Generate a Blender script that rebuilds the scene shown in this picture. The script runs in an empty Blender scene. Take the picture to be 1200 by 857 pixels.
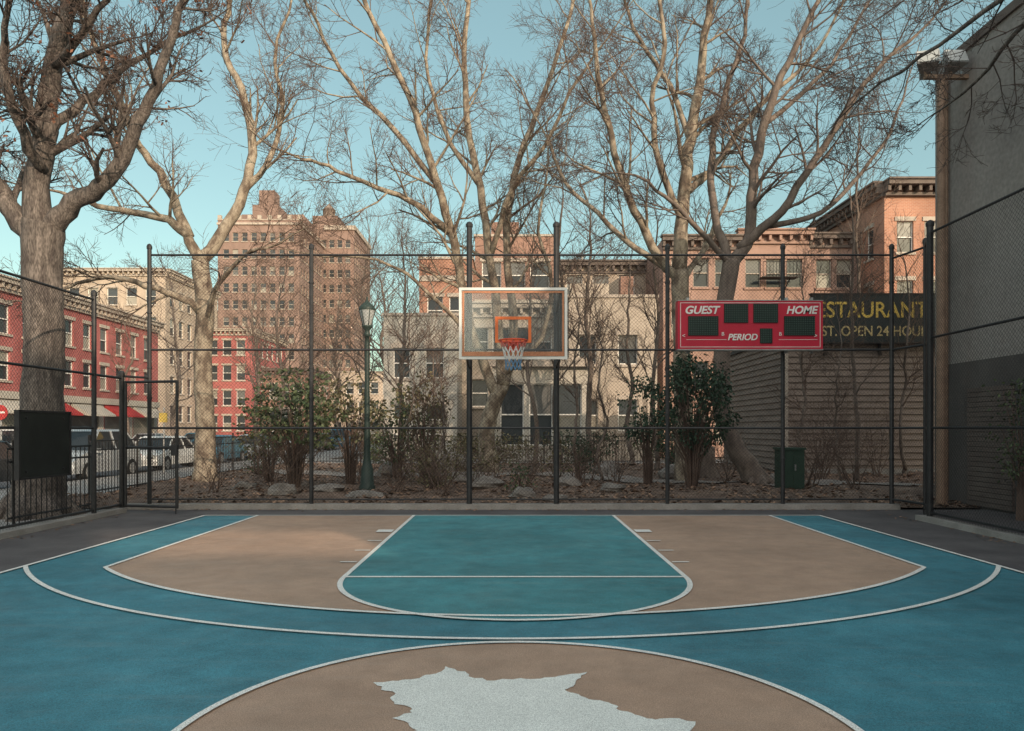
import bpy, math, random
from mathutils import Vector, Matrix
from mathutils import noise as mn
random.seed(7)
scene=bpy.context.scene
Z=Vector((0,0,1))
# ------------------------------------------------------------------ mesh builder
class MB:
    def __init__(s,mat,smooth=False):
        s.v=[];s.f=[];s.mat=mat;s.smooth=smooth
    def quad(s,a,b,c,d):
        i=len(s.v);s.v+= [tuple(a),tuple(b),tuple(c),tuple(d)];s.f.append((i,i+1,i+2,i+3))
    def poly(s,pts):
        i=len(s.v);s.v+=[tuple(p) for p in pts];s.f.append(tuple(range(i,i+len(pts))))
    def hexa(s,p):
        i=len(s.v);s.v+=[tuple(q) for q in p]
        for f in ((0,3,2,1),(4,5,6,7),(0,1,5,4),(1,2,6,5),(2,3,7,6),(3,0,4,7)):
            s.f.append(tuple(i+k for k in f))
    def box(s,x0,x1,y0,y1,z0,z1):
        s.hexa([(x0,y0,z0),(x1,y0,z0),(x1,y1,z0),(x0,y1,z0),(x0,y0,z1),(x1,y0,z1),(x1,y1,z1),(x0,y1,z1)])
    def fbox(s,O,U,x0,x1,z0,z1,n0,n1):
        N=U.cross(Z)
        P=lambda x,n,z:O+U*x+N*n+Z*z
        s.hexa([P(x0,n1,z0),P(x1,n1,z0),P(x1,n0,z0),P(x0,n0,z0),P(x0,n1,z1),P(x1,n1,z1),P(x1,n0,z1),P(x0,n0,z1)])
    def tube(s,pts,rad,n=6,cap=True):
        base=len(s.v);m=len(pts);V=s.v
        pts=[Vector(p) for p in pts]
        t=(pts[1]-pts[0]).normalized()
        a=Vector((1,0,0)) if abs(t.x)<.8 else Vector((0,1,0))
        a=(a-t*a.dot(t)).normalized()
        cs=[(math.cos(2*math.pi*k/n),math.sin(2*math.pi*k/n)) for k in range(n)]
        for i in range(m):
            if i==0:tt=pts[1]-pts[0]
            elif i==m-1:tt=pts[-1]-pts[-2]
            else:tt=pts[i+1]-pts[i-1]
            tt=tt.normalized()
            a=a-tt*a.dot(tt)
            if a.length<1e-5:a=tt.orthogonal()
            a.normalize();b=tt.cross(a);p=pts[i];r=rad[i] if not isinstance(rad,(int,float)) else rad
            for c,q in cs:
                V.append((p.x+r*(a.x*c+b.x*q),p.y+r*(a.y*c+b.y*q),p.z+r*(a.z*c+b.z*q)))
        F=s.f
        for i in range(m-1):
            o=base+i*n
            for k in range(n):
                k2=(k+1)%n
                F.append((o+k,o+k2,o+n+k2,o+n+k))
        if cap and n>3:
            F.append(tuple(base+k for k in reversed(range(n))));F.append(tuple(base+(m-1)*n+k for k in range(n)))
    def lathe(s,cx,cy,prof,n=16):
        base=len(s.v)
        for r,z in prof:
            for k in range(n):
                a=2*math.pi*k/n;s.v.append((cx+r*math.cos(a),cy+r*math.sin(a),z))
        for i in range(len(prof)-1):
            for k in range(n):
                k2=(k+1)%n;o=base+i*n
                s.f.append((o+k,o+k2,o+n+k2,o+n+k))
        s.f.append(tuple(base+(len(prof)-1)*n+k for k in range(n)))
    def make(s,name,parent=None):
        me=bpy.data.meshes.new(name);me.from_pydata(s.v,[],s.f);me.materials.append(s.mat)
        if s.smooth:
            me.polygons.foreach_set('use_smooth',[True]*len(me.polygons))
        me.update()
        o=bpy.data.objects.new(name,me);scene.collection.objects.link(o)
        if parent:o.parent=parent
        return o
class SP:
    # sends thick pieces to the bark mesh, thin ones to the twig mesh
    def __init__(s,a,b,lim=.022):s.a=a;s.b=b;s.lim=lim
    def tube(s,pts,rad,n=6,cap=True):
        r=rad if isinstance(rad,(int,float)) else rad[0]
        (s.a if r>s.lim else s.b).tube(pts,rad,n,cap)
class G:
    def __init__(s,name):s.name=name;s.p={};s.extra=[]
    def part(s,n,mat,smooth=False):
        if n not in s.p:s.p[n]=MB(mat,smooth)
        return s.p[n]
    def done(s):
        parts={k:m for k,m in s.p.items() if m.f}
        if len(parts)==1 and not s.extra:
            return list(parts.values())[0].make(s.name)
        e=bpy.data.objects.new(s.name,None);scene.collection.objects.link(e)
        for k,m in parts.items():m.make(k,e)
        for o in s.extra:o.parent=e
        return e
def text(g,body,x,y,z,size,mat,width=None,shear=0,bold=.0,rz=0):
    c=bpy.data.curves.new('lettering','FONT');c.body=body;c.size=size;c.extrude=.004;c.shear=shear;c.offset=bold
    c.materials.append(mat)
    o=bpy.data.objects.new('lettering',c);scene.collection.objects.link(o)
    o.location=(x,y,z);o.rotation_euler=(math.pi/2,0,rz)
    bpy.context.view_layer.update()
    if width and o.dimensions.x>0:o.scale.x=width/o.dimensions.x
    g.extra.append(o)
# ------------------------------------------------------------------ materials
def M(name,c1,c2=None,scale=3,rough=.8,bump=0,bscale=30,metal=0,island=0,stretch=(1,1,1),fine=.12,fscale=60,spec=.3,c3=None,thr=(.35,.65)):
    m=bpy.data.materials.new(name);m.use_nodes=True;nt=m.node_tree;N=nt.nodes;L=nt.links
    b=N['Principled BSDF'];b.inputs['Roughness'].default_value=rough;b.inputs['Metallic'].default_value=metal
    b.inputs['Specular IOR Level'].default_value=spec
    tc=N.new('ShaderNodeTexCoord');mp=N.new('ShaderNodeMapping');mp.inputs['Scale'].default_value=stretch
    L.new(tc.outputs['Object'],mp.inputs['Vector'])
    c2=c2 or tuple(x*.8 for x in c1)
    nz=N.new('ShaderNodeTexNoise');nz.inputs['Scale'].default_value=scale;nz.inputs['Detail'].default_value=4;nz.inputs['Roughness'].default_value=.6
    L.new(mp.outputs[0],nz.inputs['Vector'])
    rp=N.new('ShaderNodeValToRGB');e=rp.color_ramp.elements
    e[0].position=thr[0];e[0].color=(*c1,1);e[1].position=thr[1];e[1].color=(*c2,1)
    if c3:
        q=e.new((thr[0]+thr[1])/2);q.color=(*c3,1)
    L.new(nz.outputs['Fac'],rp.inputs[0]);col=rp.outputs[0]
    if fine:
        n2=N.new('ShaderNodeTexNoise');n2.inputs['Scale'].default_value=fscale;n2.inputs['Detail'].default_value=1
        L.new(mp.outputs[0],n2.inputs['Vector'])
        mr=N.new('ShaderNodeMapRange');mr.inputs[1].default_value=.3;mr.inputs[2].default_value=.7;mr.inputs[3].default_value=1-fine*1.5;mr.inputs[4].default_value=1+fine*1.5
        L.new(n2.outputs['Fac'],mr.inputs[0])
        mx=N.new('ShaderNodeVectorMath');mx.operation='SCALE';L.new(col,mx.inputs[0]);L.new(mr.outputs[0],mx.inputs['Scale']);col=mx.outputs[0]
    if island:
        ge=N.new('ShaderNodeNewGeometry');mr=N.new('ShaderNodeMapRange');mr.inputs[3].default_value=1-island;mr.inputs[4].default_value=1+island
        L.new(ge.outputs['Random Per Island'],mr.inputs[0])
        mx=N.new('ShaderNodeVectorMath');mx.operation='SCALE';L.new(col,mx.inputs[0]);L.new(mr.outputs[0],mx.inputs['Scale']);col=mx.outputs[0]
    L.new(col,b.inputs['Base Color'])
    if bump:
        n3=N.new('ShaderNodeTexNoise');n3.inputs['Scale'].default_value=bscale;n3.inputs['Detail'].default_value=3
        L.new(mp.outputs[0],n3.inputs['Vector']);bp=N.new('ShaderNodeBump');bp.inputs['Strength'].default_value=bump;bp.inputs['Distance'].default_value=.02
        L.new(n3.outputs['Fac'],bp.inputs['Height']);L.new(bp.outputs[0],b.inputs['Normal'])
    return m
def brickM(name,c1,c2,mortar,var=.25):
    m=M(name,c1,c2,rough=.9,fine=0);nt=m.node_tree;N=nt.nodes;L=nt.links;b=N['Principled BSDF']
    tc=N.new('ShaderNodeTexCoord');sp=N.new('ShaderNodeSeparateXYZ');L.new(tc.outputs['Object'],sp.inputs[0])
    ad=N.new('ShaderNodeMath');L.new(sp.outputs[0],ad.inputs[0]);L.new(sp.outputs[1],ad.inputs[1])
    cb=N.new('ShaderNodeCombineXYZ');L.new(ad.outputs[0],cb.inputs[0]);L.new(sp.outputs[2],cb.inputs[1])
    bt=N.new('ShaderNodeTexBrick');bt.inputs['Scale'].default_value=1;bt.inputs['Brick Width'].default_value=.24;bt.inputs['Row Height'].default_value=.085;bt.inputs['Mortar Size'].default_value=.009
    bt.inputs['Color1'].default_value=(*c1,1);bt.inputs['Color2'].default_value=(*c2,1);bt.inputs['Mortar'].default_value=(*mortar,1)
    L.new(cb.outputs[0],bt.inputs['Vector'])
    mp=N.new('ShaderNodeMapping');mp.inputs['Scale'].default_value=(1,1,.45);L.new(tc.outputs['Object'],mp.inputs[0])
    nz=N.new('ShaderNodeTexNoise');nz.inputs['Scale'].default_value=.7;nz.inputs['Detail'].default_value=6;L.new(mp.outputs[0],nz.inputs['Vector'])
    mr=N.new('ShaderNodeMapRange');mr.inputs[1].default_value=.3;mr.inputs[2].default_value=.7;mr.inputs[3].default_value=1-var;mr.inputs[4].default_value=1+var
    L.new(nz.outputs['Fac'],mr.inputs[0]);mx=N.new('ShaderNodeVectorMath');mx.operation='SCALE';L.new(bt.outputs['Color'],mx.inputs[0]);L.new(mr.outputs[0],mx.inputs['Scale'])
    L.new(mx.outputs[0],b.inputs['Base Color'])
    return m
def courtM(name,c,wear=.26,rough=.55,worn=(.16,.15,.14),flake=.60,scuff=.5):
    m=bpy.data.materials.new(name);m.use_nodes=True;nt=m.node_tree;N=nt.nodes;L=nt.links;b=N['Principled BSDF']
    tc=N.new('ShaderNodeTexCoord');O=tc.outputs['Object']
    def noise(s,d=4,r=.6,dist=0,vec=None):
        n=N.new('ShaderNodeTexNoise');n.inputs['Scale'].default_value=s;n.inputs['Detail'].default_value=d;n.inputs['Roughness'].default_value=r;n.inputs['Distortion'].default_value=dist
        L.new(vec or O,n.inputs['Vector']);return n.outputs['Fac']
    def rng(x,a,b_,c_,d_):
        r=N.new('ShaderNodeMapRange');L.new(x,r.inputs[0])
        for i,q in enumerate((a,b_,c_,d_)):r.inputs[i+1].default_value=q
        return r.outputs[0]
    def mul(x,y):
        q=N.new('ShaderNodeMath');q.operation='MULTIPLY';L.new(x,q.inputs[0]);L.new(y,q.inputs[1]);return q.outputs[0]
    f=mul(rng(noise(.5,4),.3,.7,1-wear,1+wear),mul(rng(noise(3.5,6,.7),.3,.7,1-wear*.8,1+wear*.8),rng(noise(140,1),.3,.7,.66,1.34)))
    rgb=N.new('ShaderNodeRGB');rgb.outputs[0].default_value=(*c,1)
    sc=N.new('ShaderNodeVectorMath');sc.operation='SCALE';L.new(rgb.outputs[0],sc.inputs[0]);L.new(f,sc.inputs['Scale'])
    fl=rng(noise(14,8,.75,.3),flake,flake+.08,0,.45)
    mx=N.new('ShaderNodeMix');mx.data_type='RGBA';L.new(fl,mx.inputs[0]);L.new(sc.outputs[0],mx.inputs[6]);mx.inputs[7].default_value=(*worn,1)
    # faint pale scuffs
    mp=N.new('ShaderNodeMapping');mp.inputs['Scale'].default_value=(.5,3.5,1);mp.inputs['Rotation'].default_value=(0,0,.5);L.new(O,mp.inputs[0])
    sf=rng(noise(2.2,6,.75,1.2,mp.outputs[0]),.53,.75,0,scuff)
    m2=N.new('ShaderNodeMix');m2.data_type='RGBA';L.new(sf,m2.inputs[0]);L.new(mx.outputs[2],m2.inputs[6]);m2.inputs[7].default_value=(c[0]*.7+.12,c[1]*.7+.12,c[2]*.7+.11,1)
    L.new(m2.outputs[2],b.inputs['Base Color'])
    L.new(rng(noise(1.2,4),.3,.7,rough-.12,rough+.15),b.inputs['Roughness'])
    b.inputs['Specular IOR Level'].default_value=.4
    bp=N.new('ShaderNodeBump');bp.inputs['Strength'].default_value=.4;bp.inputs['Distance'].default_value=.006
    L.new(noise(110,2),bp.inputs['Height']);L.new(bp.outputs[0],b.inputs['Normal'])
    return m
mTeal=courtM('court_teal',(.048,.190,.240))
mTeal2=courtM('court_teal_key',(.052,.215,.242))
mBrown=courtM('court_tan',(.40,.268,.192),wear=.17,flake=.63,scuff=.4)
mLine=courtM('court_line',(.76,.75,.71),wear=.1,worn=(.3,.3,.28),flake=.60)
mLeafP=courtM('court_leaf',(.74,.75,.71),wear=.08,worn=(.45,.4,.33),flake=.62)
mAsph=M('asphalt',(.088,.08,.083),(.13,.12,.12),scale=1.2,rough=.85,bump=.5,bscale=120,fine=.25,fscale=150)
mRoad=M('road_asphalt',(.10,.10,.105),(.14,.138,.14),scale=.8,rough=.8,bump=.4,bscale=80,fine=.15)
mConc=M('concrete',(.32,.30,.28),(.23,.215,.20),scale=2,rough=.9,bump=.3,bscale=40)
mWalk=M('sidewalk',(.33,.315,.30),(.25,.24,.23),scale=1.2,rough=.9,bump=.2,bscale=40)
mGround=M('ground_dirt',(.15,.12,.10),(.22,.185,.155),scale=.4,rough=.95)
mSoil=M('garden_soil',(.12,.08,.062),(.24,.17,.132),scale=2.5,rough=.95,bump=.8,bscale=14,c3=(.17,.117,.09),fine=.3,fscale=40)
mLitter=M('leaf_litter',(.28,.175,.12),(.16,.10,.067),scale=8,rough=.8,island=.6,fine=0)
mPathM=M('path_gravel',(.28,.24,.215),(.21,.18,.158),scale=3,rough=.95,fine=.2)
mBlack=M('black_vinyl',(.020,.020,.021),(.026,.026,.028),rough=.5,fine=0)
mPost=M('black_post',(.020,.020,.022),(.034,.034,.036),scale=8,rough=.45,spec=.4)
mIron=M('iron',(.018,.017,.018),(.03,.027,.025),scale=5,rough=.5)
mBarkG=M('bark_grey',(.085,.07,.063),(.19,.16,.14),scale=9,rough=.95,bump=1.0,bscale=16,stretch=(1,1,.25),c3=(.13,.11,.096),fine=.3,fscale=50)
mBarkP=M('bark_plane',(.35,.295,.225),(.135,.103,.078),scale=4.5,rough=.9,bump=.4,bscale=12,stretch=(1,1,.6),c3=(.24,.195,.148),thr=(.42,.6))
mBarkD=M('bark_dark',(.12,.095,.082),(.21,.168,.14),scale=6,rough=.95,bump=.6,bscale=14,stretch=(1,1,.4))
mTwig=M('twig',(.105,.070,.056),(.16,.112,.09),scale=3,rough=.95,fine=0)
mTwigG=M('twig_grey',(.075,.056,.049),(.12,.092,.08),scale=3,rough=.95,fine=0)
mDead=M('dead_leaf',(.24,.10,.06),(.32,.16,.1),scale=3,rough=.8,island=.4,fine=0)
mLeaf=M('evergreen_leaf',(.048,.075,.034),(.10,.12,.058),scale=2.5,rough=.5,island=.55,fine=0)
mLeafD=M('dark_needle',(.020,.046,.028),(.044,.078,.042),scale=3,rough=.55,island=.5,fine=0)
mLeafO=M('olive_leaf',(.10,.10,.05),(.18,.145,.078),scale=3,rough=.55,island=.55,fine=0)
mRock=M('rock',(.16,.14,.125),(.28,.25,.225),scale=4,rough=.95,bump=.7,bscale=10)
mWhite=M('white_paint',(.78,.76,.72),(.68,.66,.62),rough=.45,fine=.04)
mOrange=M('orange_paint',(.72,.17,.05),(.6,.13,.04),rough=.45,fine=.06)
mPad=M('pad_tan',(.50,.22,.12),(.40,.17,.09),rough=.6,scale=4)
mRim=M('rim_red',(.68,.09,.04),(.5,.06,.03),rough=.4)
mNetB=M('net_blue',(.14,.28,.45),rough=.8,fine=0);mNetW=M('net_white',(.78,.76,.73),rough=.8,fine=0);mNetR=M('net_red',(.6,.14,.12),rough=.8,fine=0)
mRed=M('scoreboard_red',(.50,.03,.058),(.43,.026,.05),rough=.35,scale=1.5,fine=.05)
mAwn=M('awning_red',(.45,.05,.05),rough=.8)
mDisp=M('display_black',(.02,.03,.028),(.03,.042,.038),rough=.25,fine=0)
mDot=M('display_dot',(.05,.09,.075),rough=.5,fine=0)
mGreen=M('lamp_green',(.026,.045,.038),(.036,.058,.05),rough=.45)
mUtil=M('utility_green',(.028,.055,.042),(.036,.068,.05),rough=.55)
mGlassL=M('lantern_glass',(.45,.47,.46),rough=.25,fine=0)
mSign=M('sign_dark',(.022,.028,.03),(.03,.037,.04),rough=.5,scale=2)
mYel=M('sign_yellow',(.66,.47,.11),rough=.6,fine=.1)
mYelD=M('sign_cream',(.55,.44,.22),rough=.6,fine=.1)
mBoard=M('board_dark',(.018,.021,.021),(.026,.031,.029),rough=.4,scale=3)
mStucco=M('grey_stucco',(.33,.30,.28),(.22,.20,.188),scale=.45,rough=.95,bump=.25,bscale=18,fine=.08,fscale=12,c3=(.285,.26,.242))
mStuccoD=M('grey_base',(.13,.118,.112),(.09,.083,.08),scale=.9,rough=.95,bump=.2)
mSiding=M('siding_taupe',(.27,.215,.185),(.21,.168,.145),scale=1.1,rough=.8,stretch=(1,1,3))
mRust=M('pole_rust',(.34,.23,.165),(.24,.16,.115),scale=5,rough=.7)
mMetal=M('metal_grey',(.40,.40,.40),(.3,.3,.3),rough=.4,metal=.5)
mTrim=M('stone_trim',(.45,.39,.335),(.37,.32,.275),scale=2,rough=.85)
mTrimD=M('dark_cornice',(.12,.095,.085),(.16,.13,.115),scale=2,rough=.8)
mRoof=M('roof_tar',(.09,.087,.085),rough=.9)
bRed=brickM('brick_red',(.36,.085,.083),(.30,.068,.065),(.36,.22,.20))
bOr=brickM('brick_orange',(.37,.18,.118),(.32,.15,.098),(.4,.27,.22))
bBr=brickM('brick_brown',(.27,.155,.12),(.23,.13,.10),(.29,.2,.165))
bStone=brickM('brownstone',(.33,.21,.172),(.30,.19,.155),(.30,.205,.17),var=.22)
bTow=brickM('tower_brick',(.26,.172,.145),(.22,.147,.125),(.25,.188,.16))
bBei=brickM('beige_brick',(.43,.345,.275),(.39,.315,.25),(.42,.355,.295))
mTau=M('taupe_stucco',(.45,.385,.32),(.37,.315,.265),scale=.6,rough=.9)
mPale=M('pale_render',(.50,.46,.40),(.41,.38,.335),scale=.7,rough=.9)
def winM():
    m=bpy.data.materials.new('window_glass');m.use_nodes=True;N=m.node_tree.nodes;L=m.node_tree.links;b=N['Principled BSDF']
    ge=N.new('ShaderNodeNewGeometry');rp=N.new('ShaderNodeValToRGB');rp.color_ramp.interpolation='CONSTANT';e=rp.color_ramp.elements
    e[0].color=(.035,.042,.048,1);e[1].position=.45;e[1].color=(.06,.07,.075,1)
    q=e.new(.7);q.color=(.14,.14,.135,1);q=e.new(.86);q.color=(.3,.28,.24,1)
    L.new(ge.outputs['Random Per Island'],rp.inputs[0]);L.new(rp.outputs[0],b.inputs['Base Color']);b.inputs['Roughness'].default_value=.12
    b.inputs['Specular IOR Level'].default_value=.3
    return m
mWin=winM()
def glassM():
    m=bpy.data.materials.new('backboard_glass');m.use_nodes=True;N=m.node_tree.nodes;L=m.node_tree.links
    for n in list(N):
        if n.type!='OUTPUT_MATERIAL':N.remove(n)
    out=[n for n in N if n.type=='OUTPUT_MATERIAL'][0]
    t=N.new('ShaderNodeBsdfTransparent');t.inputs[0].default_value=(.93,.95,.95,1)
    g=N.new('ShaderNodeBsdfGlossy');g.inputs['Roughness'].default_value=.08
    d=N.new('ShaderNodeBsdfDiffuse');d.inputs[0].default_value=(.6,.62,.62,1)
    m1=N.new('ShaderNodeMixShader');m1.inputs[0].default_value=.05;L.new(t.outputs[0],m1.inputs[1]);L.new(g.outputs[0],m1.inputs[2])
    m2=N.new('ShaderNodeMixShader');m2.inputs[0].default_value=.05;L.new(m1.outputs[0],m2.inputs[1]);L.new(d.outputs[0],m2.inputs[2])
    L.new(m2.outputs[0],out.inputs[0]);return m
mGlass=glassM()
# ------------------------------------------------------------------ ground
def sheet(name,mat,x0,x1,y0,y1,z):
    b=MB(mat);b.quad((x0,y0,z),(x1,y0,z),(x1,y1,z),(x0,y1,z));return b.make(name)
sheet('ground',mGround,-1500,1500,-1500,1500,-.16)
sheet('court_pavement',mAsph,-7.7,9.5,-22,15.0,0)
sheet('road',mRoad,-26,-13.6,-200,400,-.13)
b=MB(mWalk);b.box(-13.4,-7.7,-60,15.1,-.15,-.004);b.box(-13.4,-9.9,15.1,200,-.15,-.004);b.box(-9.9,40,34.5,40,-.15,-.004);b.make('sidewalk')
b=MB(mConc);b.box(-13.6,-13.4,-60,200,-.15,.0);b.make('kerb')
b=MB(mWalk);b.box(-30,-26.2,-60,200,-.15,-.002);b.make('sidewalk')
b=MB(mConc);b.box(-26.2,-26,-60,200,-.15,.004);b.make('kerb')
SX=5.65;BL=13.9;HY=12.46
sheet('court_paint',mTeal,-SX,SX,-6.3,BL,.004)
def arc(cx,cy,r,a0,a1,n=64):
    return [(cx+r*math.cos(math.radians(a0+(a1-a0)*i/n)),cy+r*math.sin(math.radians(a0+(a1-a0)*i/n))) for i in range(n+1)]
R3=6.04;TX=4.7;a3=math.degrees(math.acos(TX/R3))
cx=.03
p3=[(cx-TX,BL)]+arc(cx,HY,R3,180+a3,360-a3)+[(cx+TX,BL)]
b=MB(mBrown);b.poly([(x,y,.008) for x,y in p3]);b.make('three_point_area')
FT=8.1;LW=1.83
pl=[(cx-LW,BL)]+arc(cx,FT,LW,180,360)+[(cx+LW,BL)]
b=MB(mTeal2);b.poly([(x,y,.012) for x,y in pl]);b.make('key_area')
CY=3.82;CR=1.8
b=MB(mBrown);b.poly([(x,y,.008) for x,y in arc(cx,CY,CR,0,360,96)[:-1]]);b.make('centre_circle')
def strip(b,pts,w,z,closed=False):
    n=len(pts);L=[];Rr=[]
    for i in range(n):
        a=Vector(pts[i-1] if (i>0 or closed) else pts[i]);c=Vector(pts[(i+1)%n] if (i<n-1 or closed) else pts[i])
        t=(c-a).normalized();nn=Vector((-t.y,t.x))*w/2;p=Vector(pts[i])
        L.append(p+nn);Rr.append(p-nn)
    for i in range(n if closed else n-1):
        j=(i+1)%n;b.quad((L[i].x,L[i].y,z),(Rr[i].x,Rr[i].y,z),(Rr[j].x,Rr[j].y,z),(L[j].x,L[j].y,z))
b=MB(mLine);w=.055
strip(b,[(-SX,BL),(SX,BL)],w,.0160)
strip(b,[(-SX,-6.3),(-SX,BL)],w,.0164);strip(b,[(SX,-6.3),(SX,BL)],w,.0168)
strip(b,p3,w,.0172)
ao=math.degrees(math.acos(SX/6.75));strip(b,arc(0,HY,6.75,180+ao,360-ao),w*.9,.0176)
strip(b,pl,w,.0180);strip(b,[(cx-LW,FT),(cx+LW,FT)],w*1.2,.0184)
strip(b,arc(cx,CY,CR,0,360,96)[:-1],w*.85,.0188,True)
strip(b,[(-SX,CY),(-CR,CY)],w,.0192);strip(b,[(CR+.06,CY),(SX,CY)],w,.0192)
for s in (-1,1):
    x=cx+s*LW
    for k,yy in enumerate((9.0,9.86,10.72)):
        strip(b,[(x+s*.05,yy),(x+s*.25,yy)],.05,.0196)
    strip(b,[(x+s*.05,11.75),(x+s*.3,11.75)],.28,.0196)
b.make('court_line')
leaf=[(-.872,4.736),(-.78,4.75),(-.692,4.784),(-.62,4.80),(-.552,4.883),(-.50,4.90),(-.446,5.057),(-.36,4.96),(-.308,4.951),(-.28,4.85),(-.239,4.816),(-.108,4.768),(.054,4.816),(.15,4.80),(.246,4.833),(.33,4.87),(.491,4.934),(.44,4.82),(.395,4.72),(.38,4.66),(.32,4.60),(.35,4.553),(.40,4.52),(.451,4.44),(.54,4.40),(.599,4.344),(.60,4.27),(.669,4.227),(.73,4.16),(.784,4.128),(.87,4.15),(.997,4.10),(.93,3.96),(.80,3.80),(.88,3.6),(.62,3.45),(.6,3.2),(.35,3.1),(.15,2.7),(0.05,2.3),(-.05,2.7),(-.3,3.1),(-.5,3.25),(-.62,3.5),(-.85,3.6),(-.6,3.85),(-.50,3.98),(-.56,4.08),(-.66,4.15),(-.56,4.23),(-.58,4.31),(-.68,4.36),(-.72,4.46),(-.70,4.54),(-.80,4.60),(-.80,4.66)]
b=MB(mLeafP)
lr=[]
for i in range(len(leaf)):
    p=Vector(leaf[i]);q=Vector(leaf[(i+1)%len(leaf)]);nn=Vector((-(q-p).y,(q-p).x))
    lr.append(p)
    for t in (.33,.66):lr.append(p.lerp(q,t)+nn*random.uniform(-.14,.14))
b.poly([(p.x,p.y,.0125) for p in lr]);b.make('leaf_emblem')
# ------------------------------------------------------------------ garden terrain
def gz(x,y):
    e=min(1,max(0,(y-15.2)/2))*min(1,max(0,(34-y)/2))
    return .02+e*(.10+.16*mn.noise(Vector((x*.3,y*.3,0)))+.08*mn.noise(Vector((x*1.1,y*1.1,3))))
b=MB(mSoil,True)
nx,ny=110,90;x0,x1,y0,y1=-9.9,14,15.2,34.4
for j in range(ny+1):
    for i in range(nx+1):
        x=x0+(x1-x0)*i/nx;y=y0+(y1-y0)*j/ny;b.v.append((x,y,gz(x,y)))
for j in range(ny):
    for i in range(nx):
        o=j*(nx+1)+i;b.f.append((o,o+1,o+nx+2,o+nx+1))
b.make('garden_ground')
b=MB(mLitter)
for k in range(17000):
    x=random.uniform(x0,x1);y=15.25+19*random.random()**1.5
    if mn.noise(Vector((x*.6,y*.6,9)))<-.25+random.uniform(-.2,.2):continue
    z=gz(x,y)+.012;s=random.uniform(.03,.075);a=random.uniform(0,6.28);t=random.uniform(-.5,.5)
    u=Vector((math.cos(a),math.sin(a),t))*s;v=Vector((-math.sin(a),math.cos(a),random.uniform(-.5,.5)))*s*.7;p=Vector((x,y,z+abs(t)*s))
    b.quad(p-u,p-v,p+u,p+v)
for k in range(420): # drifted leaves caught along the kerbs
    if k%3:x=random.uniform(-7.3,7.5);y=14.95-abs(random.gauss(0,.12))
    else:x=random.choice((-7.35+abs(random.gauss(0,.12)),7.06-abs(random.gauss(0,.12))));y=random.uniform(8,14)
    s=random.uniform(.02,.04);a=random.uniform(0,6.28);u=Vector((math.cos(a),math.sin(a),.2))*s;v=Vector((-math.sin(a),math.cos(a),.1))*s*.7;p=Vector((x,y,.014))
    b.quad(p-u,p-v,p+u,p+v)
b.make('leaf_litter')
b=MB(mPathM)
pp=[(14,19.6),(11,19.5),(8,19.9),(5.5,21.2),(3,23),(0,24),(-3,24),(-6,25.5),(-9.5,27)]
for i in range(len(pp)-1):
    a=Vector(pp[i]);c=Vector(pp[i+1])
    for k in range(8):
        q0=a.lerp(c,k/8);q1=a.lerp(c,(k+1)/8);t=.65
        b.quad((q0.x,q0.y-t,gz(q0.x,q0.y-t)+.03),(q0.x,q0.y+t,gz(q0.x,q0.y+t)+.03),(q1.x,q1.y+t,gz(q1.x,q1.y+t)+.03),(q1.x,q1.y-t,gz(q1.x,q1.y-t)+.03))
b.make('garden_path')
def rock(x,y,sx,sy,sz):
    b=MB(mRock,False);n,m=10,7;sd=random.random()*50
    for j in range(m+1):
        for i in range(n):
            th=math.pi*j/m;ph=2*math.pi*i/n
            d=Vector((math.sin(th)*math.cos(ph),math.sin(th)*math.sin(ph),math.cos(th)))
            r=1+.45*mn.noise(d*1.3+Vector((sd,0,0)))+.15*mn.noise(d*4+Vector((sd,0,0)))
            b.v.append((x+d.x*sx*r,y+d.y*sy*r,gz(x,y)+sz*.3+d.z*sz*r))
    for j in range(m):
        for i in range(n):
            b.f.append((j*n+i,(j+1)*n+i,(j+1)*n+(i+1)%n,j*n+(i+1)%n))
    b.make('rock')
for r in ((-5.1,16.8,.3,.25,.2),(-4.2,17.4,.4,.3,.12),(-3.3,17.0,.45,.35,.1),(.25,16.6,.3,.3,.18),(-.6,18.2,.4,.35,.16),(1.4,19,.35,.3,.18),(.9,16.2,.25,.2,.1),(-1.4,20.5,.5,.5,.25),(3.0,24,.5,.4,.3),(5.0,23,.5,.5,.3),(-3.6,22,.4,.4,.3),(7.7,21.5,.4,.3,.2),(2.3,17.2,.3,.25,.12),(-6.7,19,.35,.3,.18),(-2.0,26,.6,.5,.4)):rock(*r)
# ------------------------------------------------------------------ fences
def wires(b,P0,P1,z0,z1,pitch=.072,r=.0024):
    P0=Vector((*P0,0));P1=Vector((*P1,0));D=P1-P0;L=D.length;U=D/L;N=U.cross(Z);H=z1-z0
    for fam in (1,-1):
        c=-H
        while c<L:
            t0=max(0,-c);t1=min(H,L-c)
            if t1-t0>.02:
                k=max(1,int((t1-t0)/.22));P=[]
                for i in range(k+1):
                    t=t0+(t1-t0)*i/k;s_=c+t
                    if fam==-1:s_=L-s_
                    P.append(P0+U*s_+Z*(z0+t)+N*(.0025*fam))
                b.tube(P,r,3,False)
            c+=pitch
def post(b,x,y,z1,r=.038,z0=0,cap=True):
    b.tube([(x,y,z0),(x,y,z1)],r,10)
    if cap:b.lathe(x,y,[(r*1.25,z1-.03),(r*1.3,z1+.02),(r*.9,z1+.06),(.004,z1+.08)],10)
def rail(b,p,q,r=.022):b.tube([p,q],r,8)
FY=15.06
g=G('chain_link_fence');pb=g.part('posts',mPost);wb=g.part('mesh',mBlack)
px=[-7.23,-4.0,-.85,.885,3.1,5.4,7.57]
for x in px:
    big=x in(-.85,.885)
    post(pb,x,FY,5.66 if big else 5.22,.056 if big else .042)
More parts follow.
